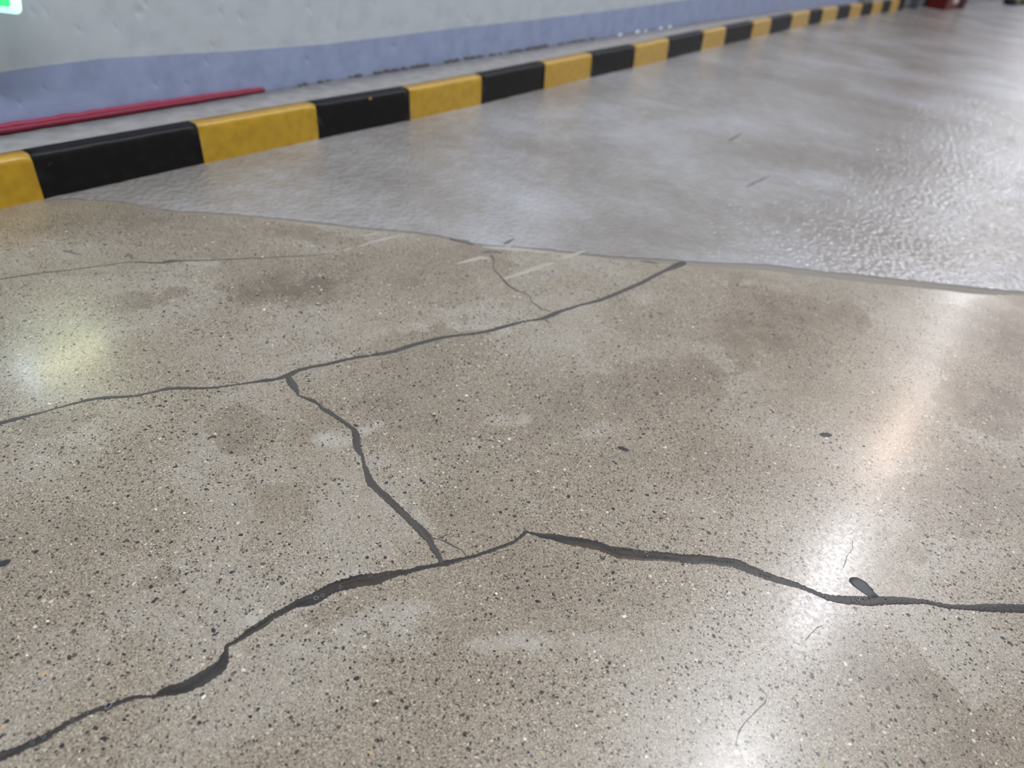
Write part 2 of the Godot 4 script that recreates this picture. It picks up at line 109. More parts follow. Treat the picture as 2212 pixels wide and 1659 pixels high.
func surroundings() -> void:
	var around := WorldEnvironment.new()
	around.name = "surroundings"
	var e := Environment.new()
	e.background_mode = Environment.BG_COLOR
	e.background_color = Color.BLACK
	e.tonemap_mode = Environment.TONE_MAPPER_LINEAR
	e.tonemap_exposure = 1.0
	e.sdfgi_enabled = true
	e.ssao_enabled = true
	e.ssil_enabled = true
	around.environment = e
	add_child(around)


func lamps() -> void:
	for k in 12:
		tube_lamp(Vector3(0.2, LAMP_Y, 2.74 - 2.74 * k), 1 if k == 4 else 2 if k == 5 or k == 6 else 0)
	for k in 2:
		tube_lamp(Vector3(2.7, LAMP_Y, -10.96 - 2.74 * k), 3)  # added pair out of view, keeps the far lane bright


# ---------------------------------------------------------------- helpers

func tag(o: Node, label: String, category := "", group := "", kind := "") -> void:
	if label:
		o.set_meta("label", label)
	if category:
		o.set_meta("category", category)
	if group:
		o.set_meta("group", group)
	if kind:
		o.set_meta("kind", kind)


func thing(called: String, at: Vector3, label: String, category: String, group := "", kind := "") -> Node3D:
	var o := Node3D.new()
	o.name = called
	o.position = at
	add_child(o, true)
	tag(o, label, category, group, kind)
	return o


func put(called: String, mesh: Mesh, m: Material, parent: Node, at := Vector3.ZERO) -> MeshInstance3D:
	var o := MeshInstance3D.new()
	o.name = called
	o.mesh = mesh
	o.material_override = m
	o.position = at
	parent.add_child(o, true)
	return o


func plain(c: Color, rough := 0.6, metal := 0.0) -> StandardMaterial3D:
	var m := StandardMaterial3D.new()
	m.albedo_color = c
	m.roughness = rough
	m.metallic = metal
	return m


func noise_texture(size: int, kind: int, freq: float, seed_: int, ramp: Gradient = null, octaves := 1, bump := 0.0, cell_value := false, wraps := true) -> NoiseTexture2D:
	var n := FastNoiseLite.new()
	n.noise_type = kind
	n.frequency = freq
	n.seed = seed_
	if octaves > 1:
		n.fractal_type = FastNoiseLite.FRACTAL_FBM
		n.fractal_octaves = octaves
	else:
		n.fractal_type = FastNoiseLite.FRACTAL_NONE
	if cell_value:
		n.cellular_return_type = FastNoiseLite.RETURN_CELL_VALUE
	var t := NoiseTexture2D.new()
	t.width = size
	t.height = size
	t.seamless = wraps
	t.seamless_blend_skirt = 0.4
	t.generate_mipmaps = false
	if bump > 0.0:
		t.as_normal_map = true
		t.bump_strength = bump
	if ramp:
		t.color_ramp = ramp
	t.noise = n
	return t


func ramp(stops: Array) -> Gradient:
	var g := Gradient.new()
	var at := PackedFloat32Array()
	var c := PackedColorArray()
	for s in stops:
		at.append(s[0])
		c.append(s[1])
	g.offsets = at
	g.colors = c
	return g


func triplanar(m: StandardMaterial3D, tiles_per_metre: float) -> void:
	m.uv1_triplanar = true
	m.uv1_world_triplanar = true
	m.uv1_triplanar_sharpness = 8.0
	m.uv1_scale = Vector3.ONE * tiles_per_metre


func from_arrays(v: PackedVector3Array, index: PackedInt32Array, colors := PackedColorArray(), uv2 := PackedVector2Array()) -> ArrayMesh:
	var st := SurfaceTool.new()
	var a := []
	a.resize(Mesh.ARRAY_MAX)
	a[Mesh.ARRAY_VERTEX] = v
	a[Mesh.ARRAY_INDEX] = index
	if colors.size():
		a[Mesh.ARRAY_COLOR] = colors
	if uv2.size():
		a[Mesh.ARRAY_TEX_UV2] = uv2
	var raw := ArrayMesh.new()
	raw.add_surface_from_arrays(Mesh.PRIMITIVE_TRIANGLES, a)
	st.create_from(raw, 0)
	st.generate_normals()
	return st.commit()


# A box with chamfered edges, all corners as one mesh.
func block(size: Vector3, bevel := 0.003) -> ArrayMesh:
	var st := SurfaceTool.new()
	st.begin(Mesh.PRIMITIVE_TRIANGLES)
	st.set_smooth_group(-1)
	var h := size / 2.0
	var b: float = minf(bevel, minf(h.x, minf(h.y, h.z)) * 0.9)
	var corner := func(s: Vector3, axis: int) -> Vector3:
		var p := Vector3(s.x * (h.x - b), s.y * (h.y - b), s.z * (h.z - b))
		p[axis] = s[axis] * h[axis]
		return p
	var tri := func(p: Vector3, q: Vector3, r: Vector3) -> void:
		if (q - p).cross(r - p).dot(p + q + r) > 0.0:   # front faces run clockwise
			var k := q
			q = r
			r = k
		for x in [p, q, r]:
			st.add_vertex(x)
	var quad := func(p: Vector3, q: Vector3, r: Vector3, s: Vector3) -> void:
		tri.call(p, q, r)
		tri.call(p, r, s)
	for axis in 3:
		var u := (axis + 1) % 3
		var w := (axis + 2) % 3
		for s in [-1.0, 1.0]:
			var c := []
			for k in [[-1, -1], [1, -1], [1, 1], [-1, 1]]:
				var p := Vector3.ZERO
				p[axis] = s
				p[u] = k[0]
				p[w] = k[1]
				c.append(corner.call(p, axis))
			quad.call(c[0], c[1], c[2], c[3])
			for s2 in [-1.0, 1.0]:
				var e := []
				for k in [-1.0, 1.0]:
					var p := Vector3.ZERO
					p[axis] = s
					p[u] = s2
					p[w] = k
					e.append(corner.call(p, axis))
					e.append(corner.call(p, u))
				quad.call(e[0], e[1], e[3], e[2])
	for x in [-1.0, 1.0]:
		for y in [-1.0, 1.0]:
			for z in [-1.0, 1.0]:
				var p := Vector3(x, y, z)
				tri.call(corner.call(p, 0), corner.call(p, 1), corner.call(p, 2))
	st.generate_normals()
	return st.commit()


# A tube along a list of points with a radius each.
func tube(points: PackedVector3Array, radii: PackedFloat32Array, sides := 12) -> ArrayMesh:
	var v := PackedVector3Array()
	var index := PackedInt32Array()
	var count := points.size()
	for k in count:
		var along := (points[mini(k + 1, count - 1)] - points[maxi(k - 1, 0)]).normalized()
		var side := along.cross(Vector3.UP if absf(along.y) < 0.9 else Vector3.RIGHT).normalized()
		var up := side.cross(along)
		for s in sides:
			var a := TAU * s / sides
			v.append(points[k] + (side * cos(a) + up * sin(a)) * radii[k])
	for k in count - 1:
		for s in sides:
			var a := k * sides + s
			var b := k * sides + (s + 1) % sides
			index.append_array([a, b, a + sides, b, b + sides, a + sides])
	for end in 2:
		var first := end * (count - 1) * sides
		v.append(points[end * (count - 1)])
		for s in sides:
			var a := first + s
			var b := first + (s + 1) % sides
			index.append_array([v.size() - 1, b, a] if end == 0 else [v.size() - 1, a, b])
	return from_arrays(v, index)


# ---------------------------------------------------------------- lamps

var lamp_parts := {}

func tube_lamp(at: Vector3, state: int) -> void:
	var old := state == 1
	var power: float = [1.0, 0.55, 0.15, 1.0][state]
	if lamp_parts.is_empty():
		lamp_parts.housing = block(Vector3(0.1, 0.05, 1.86), 0.006)
		lamp_parts.tube = tube(PackedVector3Array([Vector3(0, 0, -0.89), Vector3(0, 0, 0.89)]), PackedFloat32Array([0.014, 0.014]))
		lamp_parts.cap = block(Vector3(0.034, 0.05, 0.03), 0.004)
		lamp_parts.hanger = block(Vector3(0.05, 0.104, 1.2), 0.004)
		lamp_parts.white = plain(Color(0.86, 0.87, 0.88), 0.4)
		var glow := plain(Color(0.9, 0.9, 0.9), 0.4)
		glow.emission_enabled = true
		glow.emission = Color(0.95, 0.97, 1.0)
		glow.emission_energy_multiplier = 4.0
		lamp_parts.glow = glow
		var warm := glow.duplicate()
		warm.emission = Color(1.0, 0.88, 0.8)
		warm.emission_energy_multiplier = 1.6
		lamp_parts.warm = warm
		lamp_parts.faint = glow.duplicate()
		lamp_parts.faint.emission_energy_multiplier = 0.6
	var o := thing("tube_lamp", at, [
		"white fluorescent batten lamp with a bright tube, over the lane", "white batten lamp with a dim warm old tube, over the lane",
		"white batten lamp with a weak, failing tube, over the lane", "added unseen batten lamp right of the lane, brightening its far part"][state], "lamp", "ceiling tube lamps over the driving lane")
	put("housing", lamp_parts.housing, lamp_parts.white, o, Vector3(0, 0.075, 0))
	put("hanger", lamp_parts.hanger, lamp_parts.white, o, Vector3(0, 0.15, 0))
	put("fluorescent_tube", lamp_parts.tube, lamp_parts.warm if old else lamp_parts.faint if state == 2 else lamp_parts.glow, o, Vector3(0, 0.02, 0))
	put("end_cap", lamp_parts.cap, lamp_parts.white, o, Vector3(0, 0.03, 0.905))
	put("end_cap", lamp_parts.cap, lamp_parts.white, o, Vector3(0, 0.03, -0.905))
	var l := AreaLight3D.new()
	l.name = "tube_light"
	l.area_size = Vector2(0.07, 1.78)
	l.light_color = Color(1.0, 0.88, 0.8) if old else Color(0.97, 0.975, 1.0)
	l.light_energy = LAMP_ENERGY * power
	l.area_range = 40.0
	l.area_attenuation = 2.0
	l.shadow_enabled = true
	l.rotation_degrees = Vector3(-90, 0, 0)
	o.add_child(l)


const LAMP_ENERGY := 9.0

# ---------------------------------------------------------------- floor

func sand_texture() -> NoiseTexture2D:
	return noise_texture(2048, FastNoiseLite.TYPE_CELLULAR, 0.5, 3, ramp([
		[0.0, Color(0.275, 0.245, 0.205)], [0.08, Color(0.37, 0.335, 0.285)], [0.2, Color(0.505, 0.46, 0.4)], [0.45, Color(0.56, 0.519, 0.452)],
		[0.75, Color(0.59, 0.551, 0.483)], [0.92, Color(0.655, 0.62, 0.545)], [1.0, Color(0.78, 0.75, 0.67)]]), 1, 0.0, true, false)


# Stains, worn patches, painted-in dark reflection and weaker glare of the near slab, as a picture laid over its sand: alpha is how much of the colour shows.
func stain_and_shade_texture(origin: Vector2, span: Vector2, size: int) -> ImageTexture:
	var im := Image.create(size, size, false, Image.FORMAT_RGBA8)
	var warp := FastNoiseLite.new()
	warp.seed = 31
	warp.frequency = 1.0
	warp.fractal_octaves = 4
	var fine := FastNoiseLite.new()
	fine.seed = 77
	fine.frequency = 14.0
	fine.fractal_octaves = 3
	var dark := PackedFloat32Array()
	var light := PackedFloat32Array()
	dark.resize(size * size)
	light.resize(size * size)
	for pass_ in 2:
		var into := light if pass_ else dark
		for s in (PALE_PATCHES if pass_ else STAINS_AND_SHADE):
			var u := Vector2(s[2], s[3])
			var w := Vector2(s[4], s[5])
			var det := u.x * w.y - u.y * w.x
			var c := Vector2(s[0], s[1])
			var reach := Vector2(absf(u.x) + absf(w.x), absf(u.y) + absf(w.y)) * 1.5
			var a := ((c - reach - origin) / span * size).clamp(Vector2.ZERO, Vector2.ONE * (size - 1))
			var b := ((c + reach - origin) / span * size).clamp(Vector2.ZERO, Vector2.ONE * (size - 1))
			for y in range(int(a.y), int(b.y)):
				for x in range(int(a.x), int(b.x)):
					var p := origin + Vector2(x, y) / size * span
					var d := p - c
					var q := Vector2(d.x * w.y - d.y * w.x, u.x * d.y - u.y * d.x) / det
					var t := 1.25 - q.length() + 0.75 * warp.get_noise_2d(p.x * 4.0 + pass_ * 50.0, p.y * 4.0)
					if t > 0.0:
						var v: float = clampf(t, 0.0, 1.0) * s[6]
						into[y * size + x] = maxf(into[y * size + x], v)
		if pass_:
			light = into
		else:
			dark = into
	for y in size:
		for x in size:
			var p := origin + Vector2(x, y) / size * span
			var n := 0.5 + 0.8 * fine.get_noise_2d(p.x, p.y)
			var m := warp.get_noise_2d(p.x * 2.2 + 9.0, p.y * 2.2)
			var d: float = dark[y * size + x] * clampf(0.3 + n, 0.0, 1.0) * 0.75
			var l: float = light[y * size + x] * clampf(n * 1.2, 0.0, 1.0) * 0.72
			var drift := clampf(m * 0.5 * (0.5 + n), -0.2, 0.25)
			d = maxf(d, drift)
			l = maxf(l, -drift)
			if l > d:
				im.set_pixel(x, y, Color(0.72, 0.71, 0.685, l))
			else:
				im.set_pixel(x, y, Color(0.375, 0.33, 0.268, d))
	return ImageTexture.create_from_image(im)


func flat_polygon(outline: PackedVector2Array, y: float, uv_origin := Vector2.ZERO, uv_span := Vector2.ONE, depth := 0.0) -> ArrayMesh:
	var tris := Geometry2D.triangulate_polygon(outline)
	var v := PackedVector3Array()
	var normal := PackedVector3Array()
	var uv2 := PackedVector2Array()
	var index := PackedInt32Array()
	for p in outline:
		v.append(Vector3(p.x, y, p.y))
		normal.append(Vector3.UP)
		uv2.append((p - uv_origin) / uv_span)
	for k in range(0, tris.size(), 3):
		var a := outline[tris[k]]
		var b := outline[tris[k + 1]]
		var c := outline[tris[k + 2]]
		if (b - a).cross(c - a) > 0.0:    # clockwise from above
			index.append_array([tris[k], tris[k + 1], tris[k + 2]])
		else:
			index.append_array([tris[k], tris[k + 2], tris[k + 1]])
	var turn := 1.0 if Geometry2D.is_polygon_clockwise(outline) else -1.0
	for k in outline.size():
		var n := (k + 1) % outline.size()
		var at := v.size()
		var side := (outline[n] - outline[k]).normalized().orthogonal() * turn
		for q in [outline[k], outline[n]]:
			for low in 2:
				v.append(Vector3(q.x, y - depth * low, q.y))
				normal.append(Vector3(side.x, 0, side.y))
				uv2.append((q - uv_origin) / uv_span)
		var face := (v[at + 2] - v[at]).cross(v[at + 1] - v[at])
		index.append_array([at, at + 2, at + 1, at + 1, at + 2, at + 3] if face.dot(normal[at]) < 0.0 else [at, at + 1, at + 2, at + 1, at + 3, at + 2])
	var a := []
	a.resize(Mesh.ARRAY_MAX)
	a[Mesh.ARRAY_VERTEX] = v
	a[Mesh.ARRAY_NORMAL] = normal
	a[Mesh.ARRAY_TEX_UV2] = uv2
	a[Mesh.ARRAY_INDEX] = index
	var mesh := ArrayMesh.new()
	mesh.add_surface_from_arrays(Mesh.PRIMITIVE_TRIANGLES, a)
	return mesh


func smooth_line(points: Array, steps: int, wobble: float, seed_: float) -> PackedVector2Array:
	var out := PackedVector2Array()
	for k in points.size() - 1:
		var p := []
		for j in [-1, 0, 1, 2]:
			var q: Array = points[clampi(k + j, 0, points.size() - 1)]
			p.append(Vector2(q[0], q[1]))
		for s in steps:
			var t := float(s) / steps
			var c: Vector2 = p[1].cubic_interpolate(p[2], p[0], p[3], t)
			out.append(c + Vector2(0.3, 1.0) * wobble * rough_noise.get_noise_2d(c.x * 40.0 + seed_, c.y * 40.0))
	var last: Array = points[-1]
	out.append(Vector2(last[0], last[1]))
	return out


var floor_node: Node3D
var polish: NoiseTexture2D

func slabs() -> void:
	floor_node = thing("floor", Vector3.ZERO, "car park floor of polished grey-brown concrete with dark filled cracks", "floor", "", "structure")
	var near_edge := smooth_line(NEAR_EDGE, 6, 0.006, 0.0)
	var far_edge := smooth_line(FAR_EDGE, 6, 0.006, 11.0)
	var origin := Vector2(-2.3, -2.6)
	var span := Vector2(3.3, 3.3)
	# near slab: polished more in some places than in others
	polish = noise_texture(1024, FastNoiseLite.TYPE_SIMPLEX, 0.12, 14, ramp([[0.2, Color(0.3, 0.3, 0.3)], [0.5, Color(0.58, 0.58, 0.58)], [0.8, Color(0.9, 0.9, 0.9)]]), 5)
	var sand := StandardMaterial3D.new()
	sand.albedo_texture = sand_texture()
	triplanar(sand, 1.0 / 1.24)
	sand.detail_enabled = true
	sand.detail_blend_mode = BaseMaterial3D.BLEND_MODE_MIX
	sand.detail_uv_layer = BaseMaterial3D.DETAIL_UV_2
	sand.detail_albedo = stain_and_shade_texture(origin, span, 1024)
	sand.roughness = 0.36
	sand.metallic_specular = 0.6
	sand.clearcoat_enabled = true
	sand.clearcoat = 0.55
	sand.clearcoat_texture = polish
	sand.clearcoat_roughness = 0.18
	sand.normal_enabled = true
	sand.normal_texture = noise_texture(1024, FastNoiseLite.TYPE_SIMPLEX, 0.09, 21, null, 3, 3.0, false, false)
	sand.normal_scale = 0.02
	var outline := near_edge.duplicate()
	var e := outline[-1]
	var dir := (outline[-1] - outline[-8]).normalized()
	outline.append(e + dir * (4.2 - e.x) / dir.x)
	outline.append(Vector2(4.2, 3.0))
	outline.append(Vector2(outline[0].x, 3.0))
	put("polished_slab", flat_polygon(outline, 0.0, origin, span, 0.15), sand, floor_node)
	# far slab
	var grey := StandardMaterial3D.new()
	grey.albedo_texture = noise_texture(1024, FastNoiseLite.TYPE_SIMPLEX, 0.03, 8, ramp([[0.0, Color(0.555, 0.54, 0.52)], [0.4, Color(0.578, 0.566, 0.553)], [0.6, Color(0.59, 0.582, 0.575)], [1.0, Color(0.62, 0.618, 0.62)]]), 6)
	triplanar(grey, 0.5)
	grey.uv1_scale = Vector3(0.34, 0.34, 0.34)
	grey.detail_enabled = true
	grey.detail_blend_mode = BaseMaterial3D.BLEND_MODE_MIX
	grey.detail_uv_layer = BaseMaterial3D.DETAIL_UV_2
	grey.detail_albedo = noise_texture(512, FastNoiseLite.TYPE_SIMPLEX, 0.009, 63, ramp([[0.0, Color(0.42, 0.39, 0.35, 0.5)], [0.38, Color(0.46, 0.43, 0.39, 0.2)], [0.5, Color(0.56, 0.55, 0.54, 0.0)], [0.62, Color(0.68, 0.69, 0.71, 0.15)], [1.0, Color(0.72, 0.73, 0.75, 0.6)]]), 5)
	grey.uv2_scale = Vector3(0.8, 0.8, 1.0)
	grey.roughness = 0.22
	grey.metallic_specular = 0.62
	grey.clearcoat_enabled = true
	grey.clearcoat = 0.15
	grey.clearcoat_roughness = 0.42
	grey.normal_enabled = true
	grey.normal_texture = noise_texture(2048, FastNoiseLite.TYPE_SIMPLEX, 0.05, 4, null, 3, 8.0, false, false)
	grey.normal_scale = 0.34
	outline = far_edge.duplicate()
	e = outline[-1]
	dir = (outline[-1] - outline[-8]).normalized()
	outline.append(e + dir * (4.2 - e.x) / dir.x)
	outline.append(Vector2(4.2, -31.0))
	outline.append(Vector2(outline[0].x, -31.0))
	put("outer_slab", flat_polygon(outline, 0.0, origin, span, 0.15), grey, floor_node)
	# mortar bed of the joint, a little below both slabs
	var strip := PackedVector3Array()
	var index := PackedInt32Array()
	for k in near_edge.size():
		strip.append(Vector3(far_edge[k].x, -0.0018, far_edge[k].y - 0.01))
		strip.append(Vector3(near_edge[k].x, -0.0015, near_edge[k].y + 0.01))
		if k:
			var a := 2 * k - 2
			index.append_array([a, a + 2, a + 1, a + 1, a + 2, a + 3])
	var mortar := plain(Color(0.5, 0.48, 0.45), 0.8)
	put("joint_mortar", from_arrays(strip, index), mortar, floor_node)


# ---------------------------------------------------------------- cracks

# A filled strip between two ragged edges: a shallow cushion that dips under the slab at both sides.
func ribbon(rows: Array, height: float, ragged: float, step: float, seed_: float, tones: Array) -> ArrayMesh:
	var v := PackedVector3Array()
	var c := PackedColorArray()
	var index := PackedInt32Array()
	var rings := 0
	for k in rows.size() - 1:
		var l := []
		var r := []
		for j in [-1, 0, 1, 2]:
			var q: Array = rows[clampi(k + j, 0, rows.size() - 1)]
			l.append(Vector2(q[0], q[1]))
			r.append(Vector2(q[2], q[3]))
		var n: int = maxi(1, int((l[1].distance_to(l[2]) + r[1].distance_to(r[2])) / 2.0 / step))
		for s in n + (1 if k == rows.size() - 2 else 0):
			var t := float(s) / n
			var a: Vector2 = l[1].cubic_interpolate(l[2], l[0], l[3], t)
			var b: Vector2 = r[1].cubic_interpolate(r[2], r[0], r[3], t)
			var across := (b - a).normalized()
			a += across * ragged * rough_noise.get_noise_2d(a.x * 230.0 + seed_, a.y * 230.0)
			b += across * ragged * rough_noise.get_noise_2d(b.x * 230.0 - seed_, b.y * 230.0 + 40.0)
			for w in 9:
				var f := w / 8.0
				var p := a.lerp(b, f)
				var rise := -0.00012 if w == 0 or w == 8 else height * (1.0 - pow(absf(f * 2.0 - 1.0), 3.0)) + 0.0002
				v.append(Vector3(p.x, rise + 0.00025 * rough_noise.get_noise_2d(p.x * 220.0, p.y * 220.0) * signf(rise), p.y))
				var m := clampf(0.5 + 0.9 * rough_noise.get_noise_3d(p.x * 16.0, p.y * 16.0, f * 4.0 + seed_) + 0.35 * rough_noise.get_noise_2d(p.x * 260.0, p.y * 260.0), 0.0, 1.0)
				var tone: Color = tones[0].lerp(tones[1], m)
				if tones.size() > 2:
					tone = tone.lerp(tones[2], smoothstep(0.12, 0.45, rough_noise.get_noise_3d(p.x * 9.0 + 70.0, p.y * 9.0, f * 3.0)))
				c.append(tone)
			if rings:
				for w in 8:
					var o := (rings - 1) * 9 + w
					index.append_array([o, o + 9, o + 1, o + 1, o + 9, o + 10])
			rings += 1
	# the order of the two edges decides which way the strip faces
	if index.size() >= 3:
		var face := (v[index[1]] - v[index[0]]).cross(v[index[2]] - v[index[0]])
		var mid := index.size() / 2 / 3 * 3
		face = (v[index[mid + 1]] - v[index[mid]]).cross(v[index[mid + 2]] - v[index[mid]])
		if face.y > 0.0:
			index.reverse()
	return from_arrays(v, index, c)


func tinted(rough: float) -> StandardMaterial3D:
	var m := plain(Color.WHITE, rough)
	m.vertex_color_use_as_albedo = true
	return m


# A flat spill with a rounded rim.
func spill(points: Array, height: float, tone: Color, wobble: float) -> ArrayMesh:
	var rim := PackedVector2Array()
	var n := points.size()
	for k in n:
		var p := []
		for j in [-1, 0, 1, 2]:
			var q: Array = points[(k + j + n) % n]
			p.append(Vector2(q[0], q[1]))
		for s in 6:
			rim.append(p[1].cubic_interpolate(p[2], p[0], p[3], s / 6.0))
	var c := Vector2.ZERO
	for p in rim:
		c += p / rim.size()
	var v := PackedVector3Array([Vector3(c.x, height, c.y)])
	var col := PackedColorArray([tone])
	var index := PackedInt32Array()
	var m := rim.size()
	for ring in 3:
		for p in rim:
			var q := p + (p - c) * wobble * rough_noise.get_noise_2d(p.x * 150.0, p.y * 150.0)
			q = c.lerp(q, [0.6, 0.93, 1.0][ring])
			v.append(Vector3(q.x, [height, height * 0.8, -0.0004][ring], q.y))
			col.append(tone * (0.85 + 0.4 * rough_noise.get_noise_2d(p.x * 90.0, p.y * 90.0 + ring)))
	for k in m:
		var k2 := (k + 1) % m
		index.append_array([0, 1 + k, 1 + k2])
		for ring in 2:
			var a := 1 + ring * m
			index.append_array([a + k, a + m + k, a + k2, a + k2, a + m + k, a + m + k2])
	if (v[index[1]] - v[0]).cross(v[index[2]] - v[0]).y > 0.0:
		index.reverse()
	return from_arrays(v, index, col)


# A burst air bubble: a pale raised lip round a dark hollow.
func bubble_mesh() -> ArrayMesh:
	var v := PackedVector3Array([Vector3(0, 0.08, 0)])
	var c := PackedColorArray([Color(0.008, 0.008, 0.01)])
	var index := PackedInt32Array()
	var rings := [[0.35, 0.1, 0.008], [0.62, 0.16, 0.02], [0.75, 0.42, 0.14], [0.88, 0.45, 0.2], [1.0, -0.05, 0.1]]
	for r in rings:
		for s in 14:
			var a := TAU * s / 14.0
			var w := 1.0 + 0.12 * sin(a * 3.0 + 1.0)
			v.append(Vector3(cos(a) * r[0] * w, r[1], sin(a) * r[0] * w))
			c.append(Color(r[2], r[2], r[2] * 1.05))
	for s in 14:
		var s2 := (s + 1) % 14
		index.append_array([0, 1 + s, 1 + s2])
		for r in 4:
			var a := 1 + r * 14
			index.append_array([a + s, a + 14 + s, a + s2, a + s2, a + 14 + s, a + 14 + s2])
	return from_arrays(v, index, c)


func cracks() -> void:
	var fill := tinted(0.4)
	fill.metallic_specular = 0.38
	var slate := Color(0.06, 0.056, 0.051)
	var ash := Color(0.085, 0.083, 0.077)
	var soot := Color(0.022, 0.021, 0.022)
	var brown := Color(0.066, 0.047, 0.03)
	var parts := []
	for k in CRACKS.size():
		parts.append(put("crack_filler", ribbon(CRACKS[k], 0.0003, 0.002, 0.0018, k * 17.0, [slate, soot, brown] if k > 1 else [ash, slate]), fill, floor_node))
	var line := tinted(0.6)
	var polished_line := tinted(0.3)
	for k in HAIRLINES.size():
		put("hairline_crack", ribbon(HAIRLINES[k], 0.0003, 0.0012, 0.004, k * 7.0 + 3.0, [Color(0.11, 0.095, 0.078), Color(0.06, 0.052, 0.044)] if k < 5 else [Color(0.27, 0.245, 0.21), Color(0.2, 0.18, 0.155)]), line if k < 5 else polished_line, floor_node)
	for k in MARKS.size():
		put("joint_stain", ribbon(MARKS[k], 0.0003, 0.004, 0.006, k * 5.0 + 1.0, [Color(0.15, 0.14, 0.125), Color(0.1, 0.095, 0.085)]), line, floor_node)
	for k in PALE.size():
		put("pale_scratch", ribbon(PALE[k], 0.0003, 0.004, 0.006, k * 9.0 + 2.0, [Color(0.4, 0.38, 0.325), Color(0.33, 0.31, 0.265)]), line, floor_node)
	put("filler_spill", spill(SPILL, 0.0007, Color(0.05, 0.053, 0.062), 0.03), fill, floor_node)
	for s in SPOTS:
		put("filler_spot", spill(s, 0.0004, Color(0.045, 0.047, 0.055), 0.25), fill, floor_node)
	var bubble := bubble_mesh()
	var hollow := tinted(0.3)
	for k in BUBBLES.size():
		var b: Array = BUBBLES[k]
		var o := put("air_bubble", bubble, hollow, parts[2] if b[0] < -0.36 and k > 22 else parts[3], Vector3(b[0], 0.00075, b[1]))
		o.rotation.y = rng.randf() * TAU
		o.scale = Vector3(b[2] * 1.25, 0.0024, 1.25 * b[2] * rng.randf_range(0.6, 0.9))


# Sand and gravel grains cut flat by the polishing.
func chips() -> void:
	var v := PackedVector3Array()
	var c := PackedColorArray()
	var n := PackedVector3Array()
	var index := PackedInt32Array()
	var kinds := [
		[0.38, Color(0.03, 0.027, 0.026)], [0.66, Color(0.07, 0.053, 0.038)], [0.78, Color(0.13, 0.115, 0.095)], [0.82, Color(0.12, 0.055, 0.035)],
		[0.965, Color(0.5, 0.44, 0.35)], [0.988, Color(0.68, 0.65, 0.58)], [1.01, Color(0.38, 0.28, 0.15)]]
	var edge := NEAR_EDGE
	for k in 150000:
		var at := Vector2(rng.randf_range(-1.75, 0.62), rng.randf_range(-2.0, 0.25))
		var r := 0.0008 + minf(-log(1.0 - rng.randf() * 0.999) * 0.00046, 0.0026)
		var limit := 0.0
		for j in edge.size() - 1:
			if at.x < edge[j + 1][0]:
				limit = lerpf(edge[j][1], edge[j + 1][1], (at.x - edge[j][0]) / (edge[j + 1][0] - edge[j][0]))
				break
		if at.y < limit + 0.012:
			continue
		var bare := wide_noise.get_noise_2d(at.x * 3.0, at.y * 3.0)
		var roll := rng.randf()
		if bare * 1.6 - 0.25 > rng.randf():
			continue
		var w: Array = PALE_PATCHES[7]
		var d := at - Vector2(w[0], w[1])
		var det: float = w[2] * w[5] - w[3] * w[4]
		if Vector2(d.x * w[5] - d.y * w[4], w[2] * d.y - w[3] * d.x).length() / absf(det) < 0.9 + bare and rng.randf() < 0.6:
			continue
		var tone := Color.BLACK
		for q in kinds:
			if roll < q[0]:
				tone = q[1]
				break
		tone = tone * rng.randf_range(0.7, 1.35)
		var turn := rng.randf() * TAU
		var thin := rng.randf_range(0.55, 1.0)
		var first := v.size()
		var sides := 5 if r < 0.0015 else 6 if r < 0.0024 else 9
		for s in sides:
			var a := -TAU * s / sides
			var p := Vector2(cos(a), sin(a) * thin) * r * rng.randf_range(0.8, 1.15)
			p = p.rotated(turn)
			v.append(Vector3(at.x + p.x, 0.00012, at.y + p.y))
			n.append(Vector3.UP)
			c.append(tone)
		for s in range(1, sides - 1):
			index.append_array([first, first + s + 1, first + s])
	var a := []
	a.resize(Mesh.ARRAY_MAX)
	a[Mesh.ARRAY_VERTEX] = v
	a[Mesh.ARRAY_NORMAL] = n
	a[Mesh.ARRAY_COLOR] = c
	a[Mesh.ARRAY_INDEX] = index
	var mesh := ArrayMesh.new()
	mesh.add_surface_from_arrays(Mesh.PRIMITIVE_TRIANGLES, a)
	var m := tinted(0.38)
	m.clearcoat_enabled = true
	m.clearcoat = 0.4
	m.clearcoat_roughness = 0.18
	var o := put("aggregate_grains", mesh, m, floor_node)
	tag(o, "", "", "", "stuff")


# ---------------------------------------------------------------- walls

func wall_line(z: float) -> float:
	if z > -5.0:
		return WALL_X
	if z > -7.0:
		return lerpf(WALL_X, -1.99, (-5.0 - z) / 2.0)
	return maxf(-1.99, lerpf(-1.99, -1.9, minf(1.0, (-7.0 - z) / 1.4)))


func paint_line(z: float) -> float:
	var p := PAINT_LINE
	if z > p[0][0]:
		return p[0][1] + (z - p[0][0]) * 0.05
	for k in p.size() - 1:
		if z > p[k + 1][0]:
			var t: float = (z - p[k][0]) / (p[k + 1][0] - p[k][0])
			return lerpf(p[k][1], p[k + 1][1], t) + 0.0012 * rough_noise.get_noise_1d(z * 40.0)
	return p[-1][1]


